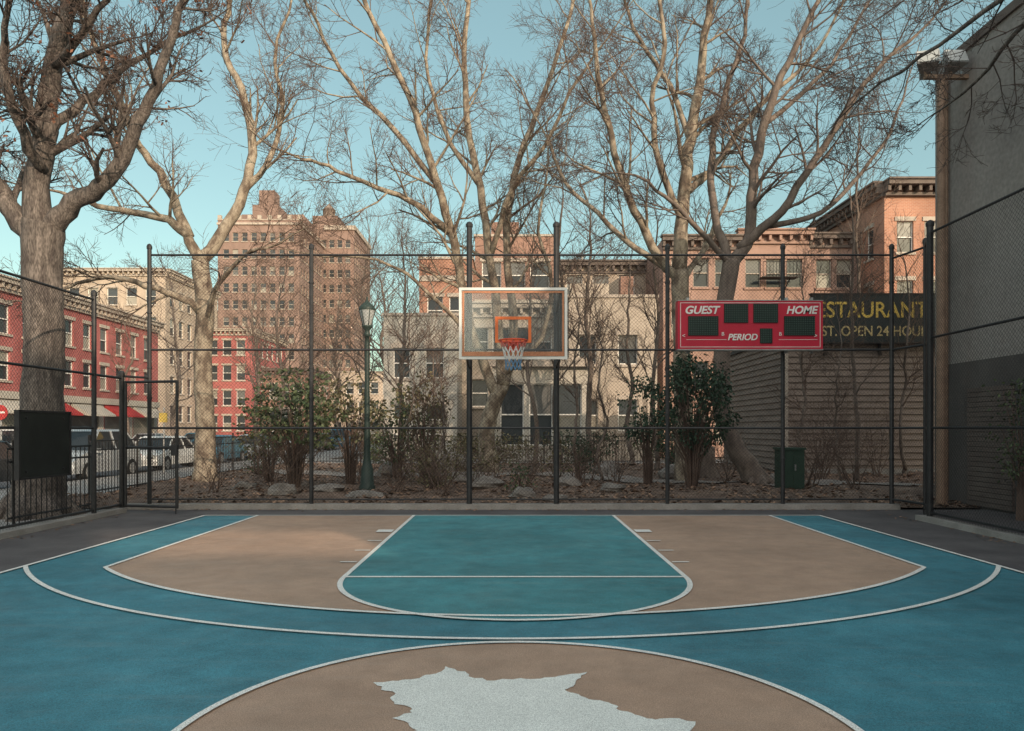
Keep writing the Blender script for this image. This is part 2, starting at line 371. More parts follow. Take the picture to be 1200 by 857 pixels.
for z in (5.07,3.18,1.62,.2):rail(pb,(px[0],FY,z),(px[-1],FY,z),.022 if z>.3 else .016)
wires(wb,(px[0],FY+.05),(px[-1],FY+.05),.12,5.05)
for x in px:
    for z in (1.0,2.2,2.8,3.9,4.5):pb.lathe(x,FY,[(.05,z),(.052,z+.01),(.052,z+.035),(.05,z+.04)],10)
g.done()
g=G('chain_link_fence');pb=g.part('posts',mPost);wb=g.part('mesh',mBlack)
post(pb,7.72,14.1,5.1,.04);post(pb,7.25,13.1,5.15,.055)
for z in (5.0,3.18,1.62,.2):
    rail(pb,(7.57,15.06,z),(7.72,14.1,z));rail(pb,(7.72,14.1,z),(7.25,13.1,z))
wires(wb,(7.57,15.06),(7.72,14.1),.1,5.0);wires(wb,(7.72,14.1),(7.25,13.1),.1,5.0)
ys=[13.1,9.9,6.7,3.5,.3,-2.9,-6.1]
for y in ys[1:]:post(pb,7.18,y,5.1,.042)
for z in (5.0,3.18,1.62,.15):rail(pb,(7.25,13.1,z),(7.18,-6.1,z))
wires(wb,(7.2,13.1),(7.14,3.5),.1,5.0)
g.done()
g=G('chain_link_fence');pb=g.part('posts',mPost);wb=g.part('mesh',mBlack)
for y in (13.55,10.3,7.1,3.9,.7,-2.5):post(pb,-7.5,y,4.02,.042)
for z in (3.92,2.58,1.62,.15):rail(pb,(-7.5,13.55,z),(-7.5,-2.5,z))
post(pb,-7.52,14.55,2.65,.045);
for z in (2.58,.15):rail(pb,(-7.5,13.55,z),(-7.52,14.55,z))
wires(wb,(-7.53,13.55),(-7.53,3.9),.1,3.92);wires(wb,(-7.5,13.55),(-7.52,14.55),.1,2.58)
rail(pb,(-7.52,14.55,2.62),(-7.23,15.06,2.62))
g.done()
g=G('fence_gate');pb=g.part('frame',mPost);wb=g.part('mesh',mBlack)
A=(-7.42,14.5);B=(-6.32,14.25)
for z in (2.5,1.25,.13):rail(pb,(*A,z),(*B,z),.026)
for q in (A,B):rail(pb,(*q,.1),(*q,2.52),.03)
wires(wb,A,B,.13,2.5,.06);pb.box(-6.42,-6.30,14.2,14.28,1.1,1.3);pb.tube([(-6.34,14.24,0.0),(-6.34,14.24,.6)],.012,6)
g.done()
b=MB(mConc);b.box(-7.7,7.7,14.97,15.2,0.001,.11);b.box(-7.62,-7.4,-6,14.5,.001,.09);b.box(7.1,7.32,-6.2,13.3,.001,.09);b.make('fence_kerb')
def iron_fence(P0,P1,h=1.25):
    P0=Vector((*P0,0));P1=Vector((*P1,0));L=(P1-P0).length;n=int(L/.14);b=MB(mIron)
    for i in range(n+1):
        p=P0.lerp(P1,i/n);r=.011 if i%16 else .03
        b.tube([p,p+Z*(h+(.0 if i%16 else .12))],r,4)
    for z in (.15,h*.82,h-.02):b.tube([P0.lerp(P1,i/12)+Z*z for i in range(13)],.018,4)
    b.make('iron_fence')
iron_fence((-8.15,14.7),(-9.8,17.5),1.35);iron_fence((-9.8,17.5),(-9.8,33),1.35);iron_fence((-9.8,34.2),(12,34.2),1.3);iron_fence((-8.15,14.7),(-8.15,12.2),1.3)
# ------------------------------------------------------------------ backboard + hoop
g=G('basketball_hoop');fr=g.part('frame',mWhite);Y=12.75;bx=.02
X0,X1,Z0,Z1=bx-.915,bx+.915,2.78,3.99
fr.box(X0,X1,Y,Y+.05,Z1-.045,Z1);fr.box(X0,X0+.045,Y,Y+.05,Z0,Z1-.045);fr.box(X1-.045,X1,Y,Y+.05,Z0,Z1-.045)
fr.box(X0+.045,X1-.045,Y,Y+.05,Z0+.0,Z0+.05)
g.part('glass',mGlass).box(X0+.045,X1-.045,Y+.015,Y+.027,Z0+.05,Z1-.045)
ol=g.part('border_line',mPad)
ol.box(X0+.055,X1-.055,Y+.004,Y+.012,Z1-.09,Z1-.058);ol.box(X0+.055,X0+.087,Y+.004,Y+.012,Z0+.13,Z1-.09);ol.box(X1-.087,X1-.055,Y+.004,Y+.012,Z0+.13,Z1-.09)
ol.box(X0+.05,X1-.05,Y-.012,Y+.012,Z0+.052,Z0+.125)
sq=g.part('shooter_square',mOrange);a,c,d,e=bx-.305,bx+.305,3.06,3.50
for q in ((a,c,e-.05,e),(a,c,d,d+.05),(a,a+.05,d+.05,e-.05),(c-.05,c,d+.05,e-.05)):sq.box(q[0],q[1],Y+.002,Y+.012,q[2],q[3])
rm=g.part('rim',mRim,True);ry=12.36
ring=[(bx+.23*math.cos(t*math.pi/16),ry+.23*math.sin(t*math.pi/16),3.05) for t in range(33)]
rm.tube(ring,.013,8,False)
rp=g.part('rim_bracket',mRim);rp.box(bx-.09,bx+.09,Y-.02,Y-.001,2.90,3.10);rp.box(bx-.06,bx+.06,12.59,Y-.02,3.03,3.045);
rp.tube([(bx-.08,Y-.02,2.92),(bx-.15,12.5,3.04)],.008,6);rp.tube([(bx+.08,Y-.02,2.92),(bx+.15,12.5,3.04)],.008,6)
nets=[g.part('net_top',mNetR),g.part('net_middle',mNetW),g.part('net_bottom',mNetB)]
lv=[(3.04,.225),(2.94,.185),(2.84,.155),(2.74,.135),(2.65,.125),(2.57,.13)]
for i in range(12):
    for sgn in(1,-1):
        for k in range(5):
            a0=2*math.pi*(i+sgn*k*.5)/12;a1=2*math.pi*(i+sgn*(k+1)*.5)/12
            nets[0 if k<1 else 1 if k<3 else 2].tube([(bx+lv[k][1]*math.cos(a0),ry+lv[k][1]*math.sin(a0),lv[k][0]),(bx+lv[k+1][1]*math.cos(a1),ry+lv[k+1][1]*math.sin(a1),lv[k+1][0])],.006,4)
am=g.part('support_arms',mPost)
for s,xx in((-1,-.85),(1,.885)):
    bxx=bx+s*.80
    for z in (3.93,2.83):am.tube([(xx,FY,z),(bxx,Y+.06,z)],.022,8)
    am.box(bxx-.02,bxx+.02,Y+.052,Y+.09,2.82,3.95)
am.tube([(bx-.8,Y+.07,2.84),(bx+.8,Y+.07,2.84)],.016,8)
g.done()
# ------------------------------------------------------------------ scoreboard
g=G('scoreboard');sb=g.part('cabinet',mRed);sb.box(3.23,6.06,14.72,14.92,3.16,4.10)
tr=g.part('edge_trim',mMetal);tr.box(3.225,6.065,14.712,14.93,3.135,3.16);tr.box(3.225,6.065,14.712,14.93,4.10,4.115)
for q in(3.45,5.4,5.9):tr.box(q,q+.05,14.92,15.0,3.1,4.2)
dp=g.part('displays',mDisp);dt=g.part('display_dots',mDot);wl=g.part('white_lines',mNetW)
for (a,c,d,e) in((3.43,4.02,3.42,3.80),(5.30,5.90,3.42,3.80),(4.13,4.60,3.67,4.04),(4.70,5.18,3.67,4.04),(4.83,5.07,3.27,3.56)):
    dp.box(a,c,14.70,14.72,d,e)
    for i in range(int((c-a)/.035)):
        for j in range(int((e-d)/.035)):
            x=a+.02+i*.035;z=d+.02+j*.035;dt.box(x,x+.016,14.696,14.70,z,z+.016)
for (a,c,d,e) in((3.28,6.01,4.055,4.065),(3.28,6.01,3.195,3.205),(3.28,3.29,3.205,4.055),(6.0,6.01,3.205,4.055),(3.4,4.18,3.34,3.347),(5.2,5.95,3.34,3.347)):wl.box(a,c,14.714,14.72,d,e)
text(g,'GUEST',3.36,14.712,3.85,.21,mNetW,.68,.25,.006);text(g,'HOME',5.34,14.712,3.85,.21,mNetW,.62,.25,.006);text(g,'PERIOD',4.2,14.712,3.335,.17,mNetW,.58,.25,.004)
text(g,'B',4.08,14.712,3.42,.1,mNetW);text(g,'B',5.2,14.712,3.42,.1,mNetW)
text(g,'<',3.31,14.712,3.38,.12,mNetW);text(g,'>',5.88,14.712,3.38,.12,mNetW)
g.done()
g=G('notice_board');q=g.part('panel',mBoard);q.box(-7.44,-7.40,11.35,12.62,.86,1.86)
q=g.part('frame',mPost)
for a in((11.33,12.64,.83,.86),(11.33,12.64,1.86,1.89)):q.box(-7.46,-7.385,*a)
for a in((11.31,11.35,.83,1.89),(12.62,12.66,.83,1.89)):q.box(-7.46,-7.385,*a)
for y in(11.5,12.45):
    for z in(.95,1.77):q.tube([(-7.40,y,z),(-7.38,y,z)],.02,8)
g.done()
# ------------------------------------------------------------------ street lamp
def lamp(x,y,h=4.7):
    g=G('street_lamp');p=g.part('post',mGreen,True);z0=gz(x,y) if y>15 else 0
    p.lathe(x,y,[(.2,z0),(.2,z0+.12),(.17,z0+.16),(.15,z0+.55),(.12,z0+.62),(.085,z0+.8),(.075,z0+1.1),(.055,h-1.0),(.05,h-.85),(.09,h-.82),(.06,h-.76),(.05,h-.7),(.13,h-.62),(.14,h-.58)],16)
    l=g.part('lantern_glass',mGlassL,True);l.lathe(x,y,[(.10,h-.58),(.19,h-.22),(.19,h-.20)],12)
    c=g.part('lantern_cap',mGreen,True);c.lathe(x,y,[(.2,h-.21),(.21,h-.18),(.17,h-.10),(.09,h-.04),(.05,h),(.02,h+.06),(.03,h+.09),(.004,h+.13)],12)
    for k in range(6):
        a=k*math.pi/3;c.tube([(x+.105*math.cos(a),y+.105*math.sin(a),h-.58),(x+.197*math.cos(a),y+.197*math.sin(a),h-.2)],.01,5)
    g.done()
lamp(-3.53,18.4)
g=G('utility_box');q=g.part('cabinet',mUtil);zz=gz(6.85,18.4);q.box(6.5,7.05,18.2,18.7,zz,zz+.95);q.box(6.47,7.08,18.17,18.73,zz+.95,zz+1.0);q.box(6.77,6.78,18.19,18.2,zz+.1,zz+.9);g.part('plinth',mConc).box(6.42,7.12,18.1,18.8,zz-.2,zz-.002)
g.part('handle',mMetal).box(6.81,6.84,18.17,18.2,zz+.45,zz+.6);g.done()
g=G('floodlight_pole');q=g.part('pole',mRust);q.tube([(8.95,15.75,0),(8.95,15.75,8.9)],[.1,.075],12)
q.box(8.6,9.9,15.7,15.8,8.9,8.98)
fl=g.part('floodlights',mMetal);gl=g.part('lenses',mGlassL)
for x,a in((8.62,-.35),(9.15,0),(9.68,.3)):
    R=Matrix.Rotation(a,4,'Z')@Matrix.Rotation(-.45,4,'X')
    def T(p):return Vector((x,15.7,9.2))+(R@Vector(p))
    fl.hexa([T(p) for p in((-.22,-.18,-.18),(.22,-.18,-.18),(.12,.15,-.1),(-.12,.15,-.1),(-.22,-.18,.18),(.22,-.18,.18),(.12,.15,.1),(-.12,.15,.1))])
    fl.hexa([T(p) for p in((-.1,.15,-.1),(.1,.15,-.1),(.1,.32,-.1),(-.1,.32,-.1),(-.1,.15,.1),(.1,.15,.1),(.1,.32,.1),(-.1,.32,.1))])
    gl.hexa([T(p) for p in((-.2,-.2,-.16),(.2,-.2,-.16),(.2,-.182,-.16),(-.2,-.182,-.16),(-.2,-.2,.16),(.2,-.2,.16),(.2,-.182,.16),(-.2,-.182,.16))])
    q.tube([(x,15.75,8.98),(x,15.75,9.15)],.03,8)
g.done()
# ------------------------------------------------------------------ buildings
def facade(g,wall,O,U,W,H,wins,depth=.2,trim=None,frame=None,lintel=True):
    trim=trim or mTrim;frame=frame or mWhite
    wb=g.part('walls',wall);gb=g.part('windows',mWin);fb=g.part('window_frames',frame);tb=g.part('sills',trim)
    N=U.cross(Z);O=Vector(O)
    xs=sorted({0,W}|{w[0] for w in wins}|{w[1] for w in wins});zs=sorted({0,H}|{w[2] for w in wins}|{w[3] for w in wins})
    P=lambda x,z,n=0:O+U*x+Z*z+N*n
    for i in range(len(xs)-1):
        xm=(xs[i]+xs[i+1])/2
        col=[w for w in wins if w[0]<xm<w[1]]
        run=None
        for j in range(len(zs)-1):
            zm=(zs[j]+zs[j+1])/2
            if any(w[2]<zm<w[3] for w in col):
                if run is not None:wb.quad(P(xs[i],run),P(xs[i+1],run),P(xs[i+1],zs[j]),P(xs[i],zs[j]));run=None
            elif run is None:run=zs[j]
        if run is not None:wb.quad(P(xs[i],run),P(xs[i+1],run),P(xs[i+1],H),P(xs[i],H))
    for (a,c,d,e) in wins:
        k=-depth
        wb.quad(P(a,d),P(a,d,k),P(a,e,k),P(a,e));wb.quad(P(c,d,k),P(c,d),P(c,e),P(c,e,k))
        wb.quad(P(a,d,k),P(a,d),P(c,d),P(c,d,k));wb.quad(P(a,e),P(a,e,k),P(c,e,k),P(c,e))
        m=(d+e)/2
        gb.quad(P(a,d,k),P(c,d,k),P(c,m,k),P(a,m,k));gb.quad(P(a,m,k+.03),P(c,m,k+.03),P(c,e,k+.03),P(a,e,k+.03))
        t=.06
        fb.fbox(O,U,a,a+t,d,e,k+.02,k+.07);fb.fbox(O,U,c-t,c,d,e,k+.02,k+.07)
        fb.fbox(O,U,a+t,c-t,d,d+t,k+.02,k+.07);fb.fbox(O,U,a+t,c-t,e-t,e,k+.02,k+.07);fb.fbox(O,U,a+t,c-t,m-t/2,m+t/2,k+.02,k+.09)
        tb.fbox(O,U,a-.1,c+.1,d-.14,d-.005,-.02,.10)
        if lintel:tb.fbox(O,U,a-.12,c+.12,e+.005,e+.24,-.02,.06)
def grid(W,cols,rows,ww,wh,z0,fh,margin=.8):
    out=[]
    sp=(W-2*margin)/cols
    for r in range(rows):
        for c in range(cols):
            x=margin+sp*(c+.5);out.append((round(x-ww/2,3),round(x+ww/2,3),round(z0+r*fh,3),round(z0+r*fh+wh,3)))
    return out
X=Vector((1,0,0));YV=Vector((0,1,0))
def cornice(g,O,U,W,H,mat,d=.5,h=.7,br=True):
    c=g.part('cornice',mat)
    c.fbox(O,U,-.05,W+.05,H-h,H-h*.75,.003,d*.35);c.fbox(O,U,-.1,W+.1,H-h*.28,H+.05,.003,d);c.fbox(O,U,-.15,W+.15,H+.05,H+.15,-.1,d+.12)
    if br:
        n=int(W/.55)
        for i in range(n+1):
            x=i*W/n;c.fbox(O,U,x-.08,x+.08,H-h*.74,H-h*.285,.003,d*.8)
def building(name,x0,x1,y0,y1,H,wall,S=None,E=None,Wf=None,corn=None,trim=None,frame=None,lintel=True,z0=-.1,finish=True,cd=.5):
    g=G(name)
    W=x1-x0;D=y1-y0
    facade(g,wall,(x0,y0,z0),X,W,H-z0,S or [],trim=trim,frame=frame,lintel=lintel)
    facade(g,wall,(x1,y0,z0),YV,D,H-z0,E or [],trim=trim,frame=frame,lintel=lintel)
    facade(g,wall,(x0,y1,z0),-YV,D,H-z0,Wf or [],trim=trim,frame=frame,lintel=lintel)
    facade(g,wall,(x1,y1,z0),-X,W,H-z0,[])
    r=g.part('roof',mRoof);r.quad((x0,y0,H-.3),(x1,y0,H-.3),(x1,y1,H-.3),(x0,y1,H-.3))
    if corn:
        cornice(g,Vector((x0,y0,0)),X,W,H,corn,cd)
        if E is not None:cornice(g,Vector((x1,y0,0)),YV,D,H,corn,cd)
    else:
        p=g.part('coping',trim or mTrim);p.box(x0-.08,x1+.08,y0-.08,y0+.2,H,H+.15);p.box(x1-.2,x1+.08,y0+.2,y1,H,H+.15);p.box(x0-.08,x0+.2,y0+.2,y1,H,H+.15)
    return g.done() if finish else g
g=building('brick_house',-42,-30,34,64,10.4,bRed,S=grid(12,5,2,1.1,1.8,4.7,3,1),E=grid(30,13,2,1.05,1.75,4.6,2.75,.8),corn=mTrim,finish=False)
sf=g.part('storefront',mPale);sf.box(-30.0,-29.75,34.2,63.8,3.4,3.85)
aw=g.part('awnings',mAwn);gw=g.part('shop_glass',mWin)
for k in range(7):
    y=34.6+k*4.2
    gw.box(-30.0,-29.97,y,y+3.2,.5,2.9);sf.box(-30.0,-29.9,y+3.25,y+3.9,-.1,3.4)
    (aw if k%2 else sf).hexa([(-29.95,y-.1,2.7),(-28.7,y-.1,2.5),(-28.7,y+3.4,2.5),(-29.95,y+3.4,2.7),(-29.95,y-.1,3.38),(-28.72,y-.1,2.62),(-28.72,y+3.4,2.62),(-29.95,y+3.4,3.38)])
g.done()
building('apartment_building',-51,-39,85,100,19.5,bBei,S=grid(12,5,5,1.2,1.9,2.5,3.3,.6),E=grid(15,6,5,1.2,1.9,2.5,3.3,.6),corn=mTrim)
building('brick_house',-43,-33,96,110,14.2,bRed,S=grid(10,5,4,1.1,1.9,1.5,3.2,.6),E=grid(14,6,4,1.1,1.9,1.5,3.2),corn=mTrim)
building('brick_house',-33,-27,100,112,9.5,bBr,S=grid(6,3,2,1.1,1.9,2.5,3.2,.6),E=grid(12,5,2,1.1,1.9,2.5,3.2),corn=mTrimD)
g=building('apartment_tower',-48.7,-35.2,125,141,36.2,bTow,S=grid(13.5,8,12,.95,1.45,2,2.8,.6),E=grid(16,8,12,.95,1.45,2,2.8,.8),finish=False,lintel=False,frame=mTrim)
facade(g,bTow,(-38,141.5,0),X,8.4,39.5,grid(8.4,5,13,.95,1.45,2,2.8,.4),lintel=False,frame=mTrim)
facade(g,bTow,(-29.6,141.5,0),YV,16,39.5,grid(16,8,13,.95,1.45,2,2.8,.5),lintel=False,frame=mTrim)
facade(g,bTow,(-38,157.5,0),-YV,16,39.5,[],lintel=False)
facade(g,bTow,(-47.6,133,36.2),X,11,3.2,grid(11,6,1,.95,1.4,.9,3,.5),lintel=False,frame=mTrim)
wp=g.part('penthouse',bTow);wp.box(-44,-39.6,128,132.9,36.0,39.6);wp.box(-43.2,-40.6,129,132,39.6,42.4);wp.box(-37.8,-33,143,150,39.3,42);wp.box(-47.6,-36.6,133.2,140,36,39.2)
tc=g.part('terracotta_bands',mTrim)
for z in(6.2,35.4):tc.fbox(Vector((-48.7,125,0)),X,-.1,13.6,z,z+.35,.003,.25);tc.fbox(Vector((-35.2,125,0)),YV,.003,16,z,z+.35,.003,.25)
tc.fbox(Vector((-38,141.5,0)),X,2.8,8.5,38.9,39.7,.003,.3);tc.fbox(Vector((-29.6,141.5,0)),YV,.003,16,38.9,39.7,.003,.3)
for k in range(9):tc.box(-48.7+k*1.65,-48.1+k*1.65,124.9,125.4,36.35,37.0)
g.done()
def tank(x,y,z,r=1.9,h=3.2,legs=2.2):
    g=G('water_tank');t=g.part('tank',mSiding,True);t.lathe(x,y,[(r,z+legs),(r,z+legs+h),(r+.12,z+legs+h+.02),(.05,z+legs+h+1.3)],20)
    l=g.part('legs',mIron)
    for a in range(4):
        q=math.pi/4+a*math.pi/2;l.tube([(x+r*.8*math.cos(q),y+r*.8*math.sin(q),z),(x+r*.75*math.cos(q),y+r*.75*math.sin(q),z+legs)],.12,6)
    l.lathe(x,y,[(r+.05,z+legs-.12),(r+.05,z+legs-.002)],16)
    g.done()
tank(-35.5,146.5,42,1.2,1.5,.5)
building('distant_building',-29,-14,118,130,10.5,bBei,S=grid(15,7,3,1.2,1.8,1,3.1),E=grid(12,4,3,1.2,1.8,1,3.1))
building('distant_building',-14,-4,90,102,9.5,bBr,S=grid(10,5,2,1.2,1.8,2,3.1),corn=mTrimD)
building('distant_building',-60,-51,120,140,22,bBr,S=grid(9,4,6,1.2,1.8,2,3.1))
g=building('brick_apartment',-5.9,-2.5,48,60,12.4,bOr,S=grid(3.4,2,3,1.0,1.7,1.6,3.4,.3),E=[],Wf=grid(12,4,3,1,1.7,1.6,3.4),finish=False)
for z in(4.3,7.7,11.0):g.part('bands',mTrim).fbox(Vector((-5.9,48,0)),X,0,3.4,z,z+.35,.003,.08)
g.done()
g=building('brick_apartment',-2.5,3.0,51,62,14.6,bBr,S=grid(5.5,3,4,1.3,1.8,1.6,3.2,.3),E=grid(11,4,4,1,1.8,1.6,3.2),finish=False)
g.part('balcony_band',mTrim).fbox(Vector((-2.5,51,0)),X,0,5.5,9.9,10.3,.003,.3);g.part('penthouse',bBr).box(-1.5,.5,54,58,14.4,16.4);g.done()
building('brick_house',3.0,9.2,52,62,13.0,bBei,S=grid(6.2,3,4,1.1,1.8,1.2,3.1,.4),corn=mTrimD)
g=building('stucco_house',2.9,7.4,38.5,46,8.3,mTau,S=[(.5,1.4,5.0,6.5),(2.5,3.5,5.0,6.5),(.6,1.5,1.6,3.2),(2.5,3.5,1.6,3.2)],E=[],Wf=grid(7.5,3,2,1,1.5,2,3),finish=False)
g.part('chimney',bBr).box(5.9,6.6,41,41.8,8.1,9.9);g.part('upper_floor',mTau).box(3.1,5.2,40.5,45,8.0,9.4);g.done()
g=building('garden_pavilion',-.9,3.7,36.5,38.4,4.9,mPale,S=grid(4.6,3,1,1.15,3.0,.9,3.2,.2),finish=False,lintel=False)
g.part('columns',mPale).box(-.95,-.75,36.3,36.49,0,4.8);g.part('eave',mTrim).box(-1.1,3.9,36.1,36.4,4.6,4.85);g.done()
building('stucco_house',-6.8,-2.9,40,47,7.6,mPale,S=[(.5,1.4,4.4,6),(2.2,3.2,4.4,6),(.5,1.4,1.4,3),(2.2,3.2,1.4,3)],E=[])
building('stucco_house',-2.9,2.85,44,50,8.8,mTau,S=grid(5.75,4,2,1,1.6,3.0,3.0,.4),corn=mTrim)
hs=[(9.2,13.8,13.2),(13.8,18.2,13.6),(18.2,21.3,13.4)]
for i,(a,c,h) in enumerate(hs):
    building('brownstone_house',a,c,46+.15*i,58,h,bStone,S=grid(c-a,3 if c-a>4 else 2,4,.95,1.75,.9,3.15,.3),corn=mTrimD if i!=1 else bStone,trim=bStone,frame=mTrim,cd=.45)
g=building('brick_house',21.3,30,43.2,57,15.6,bOr,S=grid(8.7,5,4,.95,1.8,1.6,3.4,.4),Wf=grid(13.8,5,4,.95,1.8,1.6,3.4,.5),corn=mTrimD,finish=False,cd=.8)
cornice(g,Vector((21.3,57,0)),-YV,13.8,15.6,mTrimD,.6);g.done()
g=G('fire_escape');q=g.part('frame',mIron)
for z in(4.4,7.6,10.7):
    q.box(15,17.2,45.1,46.05,z,z+.05)
    for xx in[15+.2*i for i in range(12)]:q.tube([(xx,45.1,z),(xx,45.1,z+.9)],.015,4)
    q.tube([(15,45.1,z+.9),(17.2,45.1,z+.9)],.02,4);q.tube([(15.2,45.6,z-3),(16.8,45.6,z)],.04,4)
g.done()
def vent(x,y,z):
    b=MB(mMetal);b.tube([(x,y,z),(x,y,z+1.1)],.12,8);b.lathe(x,y,[(.2,z+1.1),(.22,z+1.2),(.03,z+1.4)],10);b.make('roof_vent')
for q in((11,50,13),(16,49,13.3),(19.5,52,13.2),(5,54,12.8),(-4.6,52,12.2),(24,48,15.4)):vent(*q)
# siding garage with restaurant sign
g=G('siding_garage');wb=g.part('siding',mSiding);x0g,x1g,y0g,y1g,Hg=9.0,19,24.8,32,4.6
n=22
for i in range(n):
    za=i*Hg/n;zb=(i+1)*Hg/n
    wb.hexa([(x0g-.06,y0g-.06,za),(x1g,y0g-.06,za),(x1g,y0g+.1,za),(x0g-.06,y0g+.1,za),(x0g-.006,y0g-.006,zb),(x1g,y0g-.006,zb),(x1g,y0g+.1,zb),(x0g-.006,y0g+.1,zb)])
    wb.hexa([(x0g-.06,y0g+.1,za),(x0g+.1,y0g+.1,za),(x0g+.1,y1g,za),(x0g-.06,y1g,za),(x0g-.006,y0g+.1,zb),(x0g+.1,y0g+.1,zb),(x0g+.1,y1g,zb),(x0g-.006,y1g,zb)])
g.part('roof',mRoof).box(x0g-.1,x1g,y0g-.1,y1g+.1,Hg,Hg+.14);g.part('corner_trim',mTrim).box(x0g-.08,x0g+.04,y0g-.09,y0g-.062,0,Hg)
g.part('foundation',mConc).box(x0g-.08,x1g,y0g-.11,y0g-.064,-.05,.3)
g.done()
g=G('restaurant_sign');g.part('panel',mSign).box(9.7,14.75,24.45,24.6,4.42,5.95)
fr=g.part('frame',mIron);fr.box(9.66,14.79,24.43,24.62,5.95,6.0);fr.box(9.66,14.79,24.43,24.62,4.37,4.42)
for x in(10.2,12,14):fr.box(x,x+.06,24.62,24.8,4.0,5.9)
text(g,'RESTAURANT',9.45,24.44,5.22,.72,mYel,3.95,0,.008);text(g,'14 ST. OPEN 24 HOUR',9.5,24.44,4.62,.46,mYelD,3.9,0,.005);text(g,'FR',14.1,24.44,4.85,.5,mYelD,.45)
g.done()
g=G('grey_stucco_building');q=g.part('walls',mStucco);q.box(9.5,20,-9,16.95,-.1,9.5)
q=g.part('parapet',mTrimD);q.box(9.44,20,-9,16.99,9.5,9.68)
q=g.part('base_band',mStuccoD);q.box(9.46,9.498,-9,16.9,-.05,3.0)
q=g.part('shutter',mTrimD)
for i in range(24):q.box(9.40,9.455,14.2,15.6,.05+i*.1,.14+i*.1)
q=g.part('pipe',mRust);q.tube([(9.42,16.4,0),(9.42,16.4,9.4)],.05,8);q.tube([(9.42,11.2,3.1),(9.42,11.2,9.4)],.03,8);q.box(9.36,9.5,12.7,13.2,4.8,5.3)
g.done()
# unseen buildings behind the viewpoint, placed and sized to shade the court
for (a,c,h,m) in((-2,6,19.6,bBr),(6,14,19.3,bOr),(36,46,20.2,bBr),(46,62,19.6,bBei)):
    building('apartment_building',a,c,-42,-30,h,m,S=None)
building('apartment_building',14,36,-42,-30,13.0,bBei)
g=G('added_shade_panels');q=g.part('panel',mPale)  # unseen roofline panels added to shade the court; openings let sun patches through
for (a,c,d,e) in((14.05,18.2,13.2,19.5),(18.2,22.6,13.2,15.0),(18.2,22.6,15.95,19.5),(22.6,23.6,13.2,19.5),(23.6,24.5,13.2,13.75),(23.6,24.5,14.35,19.5),(24.5,35.95,13.2,19.5)):q.box(a,c,-30.5,-30.2,d,e)
for x in(17.5,23.0,30):g.part('frame',mIron).box(x-.05,x+.05,-30.7,-30.55,12.7,19)
g.done()
# ------------------------------------------------------------------ trees
def S(a,h,Yd):   # image pixel column/row of a trunk or limb point at distance Yd -> world
    return Vector(((a-600)*Yd/885,Yd,1.6+(503-h)*Yd/885))
rng=random.Random(11)
def rv(k):return Vector((rng.uniform(-k,k),rng.uniform(-k,k),rng.uniform(-k,k)))
def catmull(P,R,k=4):
    out=[];ro=[]
    n=len(P)
    for i in range(n-1):
        p0=P[max(0,i-1)];p1=P[i];p2=P[i+1];p3=P[min(n-1,i+2)]
        for j in range(k):
            t=j/k
            out.append(.5*((2*p1)+(p2-p0)*t+(2*p0-5*p1+4*p2-p3)*t*t+(3*p1-p0-3*p2+p3)*t**3));ro.append(R[i]*(1-t)+R[i+1]*t)
    out.append(P[-1]);ro.append(R[-1]);return out,ro
TIPS=[]
def grow(mb,p,d,L,r,lvl,kids=5,tw=.24,up=.06,rmin=.0058,tips=False):
    n=4 if L>1.2 else 3 if L>.4 else 2
    pts=[p];ds=[d]
    for i in range(n):
        d=(d+rv(tw)+Z*up).normalized();p=p+d*(L/n);pts.append(p);ds.append(d)
    rad=[max(rmin*.6,r*(1-.65*i/n)) for i in range(n+1)]
    mb.tube(pts,rad,3 if r<.02 else 5 if r<.06 else 7,False)
    if lvl<=0:
        if tips:TIPS.append(p)
        return
    k=rng.randint(kids-1,kids+1)
    for j in range(k):
        t=.18+.82*(j+rng.random())/k;i=min(n-1,int(t*n));q=pts[i].lerp(pts[i+1],min(1,t*n-i))
        ax=ds[i+1].orthogonal();ax.rotate(Matrix.Rotation(rng.uniform(0,6.28),3,ds[i+1]))
        cd=ds[i+1].copy();cd.rotate(Matrix.Rotation(math.radians(rng.uniform(28,58)),3,ax))
        grow(mb,q,cd,L*rng.uniform(.45,.78)*(1.1-.4*t),max(rmin,rad[i]*.58),lvl-1,kids,tw,up,rmin,tips)
def limb(mb,tw,P,R,lvl=3,n=8,start=.25,cl=1.9,n_side=9,tips=False,kids=5,wob=.12,up=.06):
    pts,rr=catmull(P,R,4)
    for i in range(2,len(pts)-1):pts[i]=pts[i]+rv(wob*.35)
    mb.tube(pts,rr,n_side)
    m=len(pts)-1
    for j in range(n):
        t=start+(1-start)*(j+rng.random())/n;i=min(m-1,int(t*m));q=pts[i].lerp(pts[i+1],t*m-i)
        dd=(pts[i+1]-pts[i]).normalized();ax=dd.orthogonal();ax.rotate(Matrix.Rotation(rng.uniform(0,6.28),3,dd))
        cd=dd.copy();cd.rotate(Matrix.Rotation(math.radians(rng.uniform(30,62)),3,ax))
        grow(tw,q,cd,cl*rng.uniform(.7,1.4),max(.012,rr[i]*.42),lvl,kids,up=up,tips=tips)
    grow(tw,pts[-1],(pts[-1]-pts[-2]).normalized(),cl,rr[-1],lvl,kids,up=up,tips=tips)
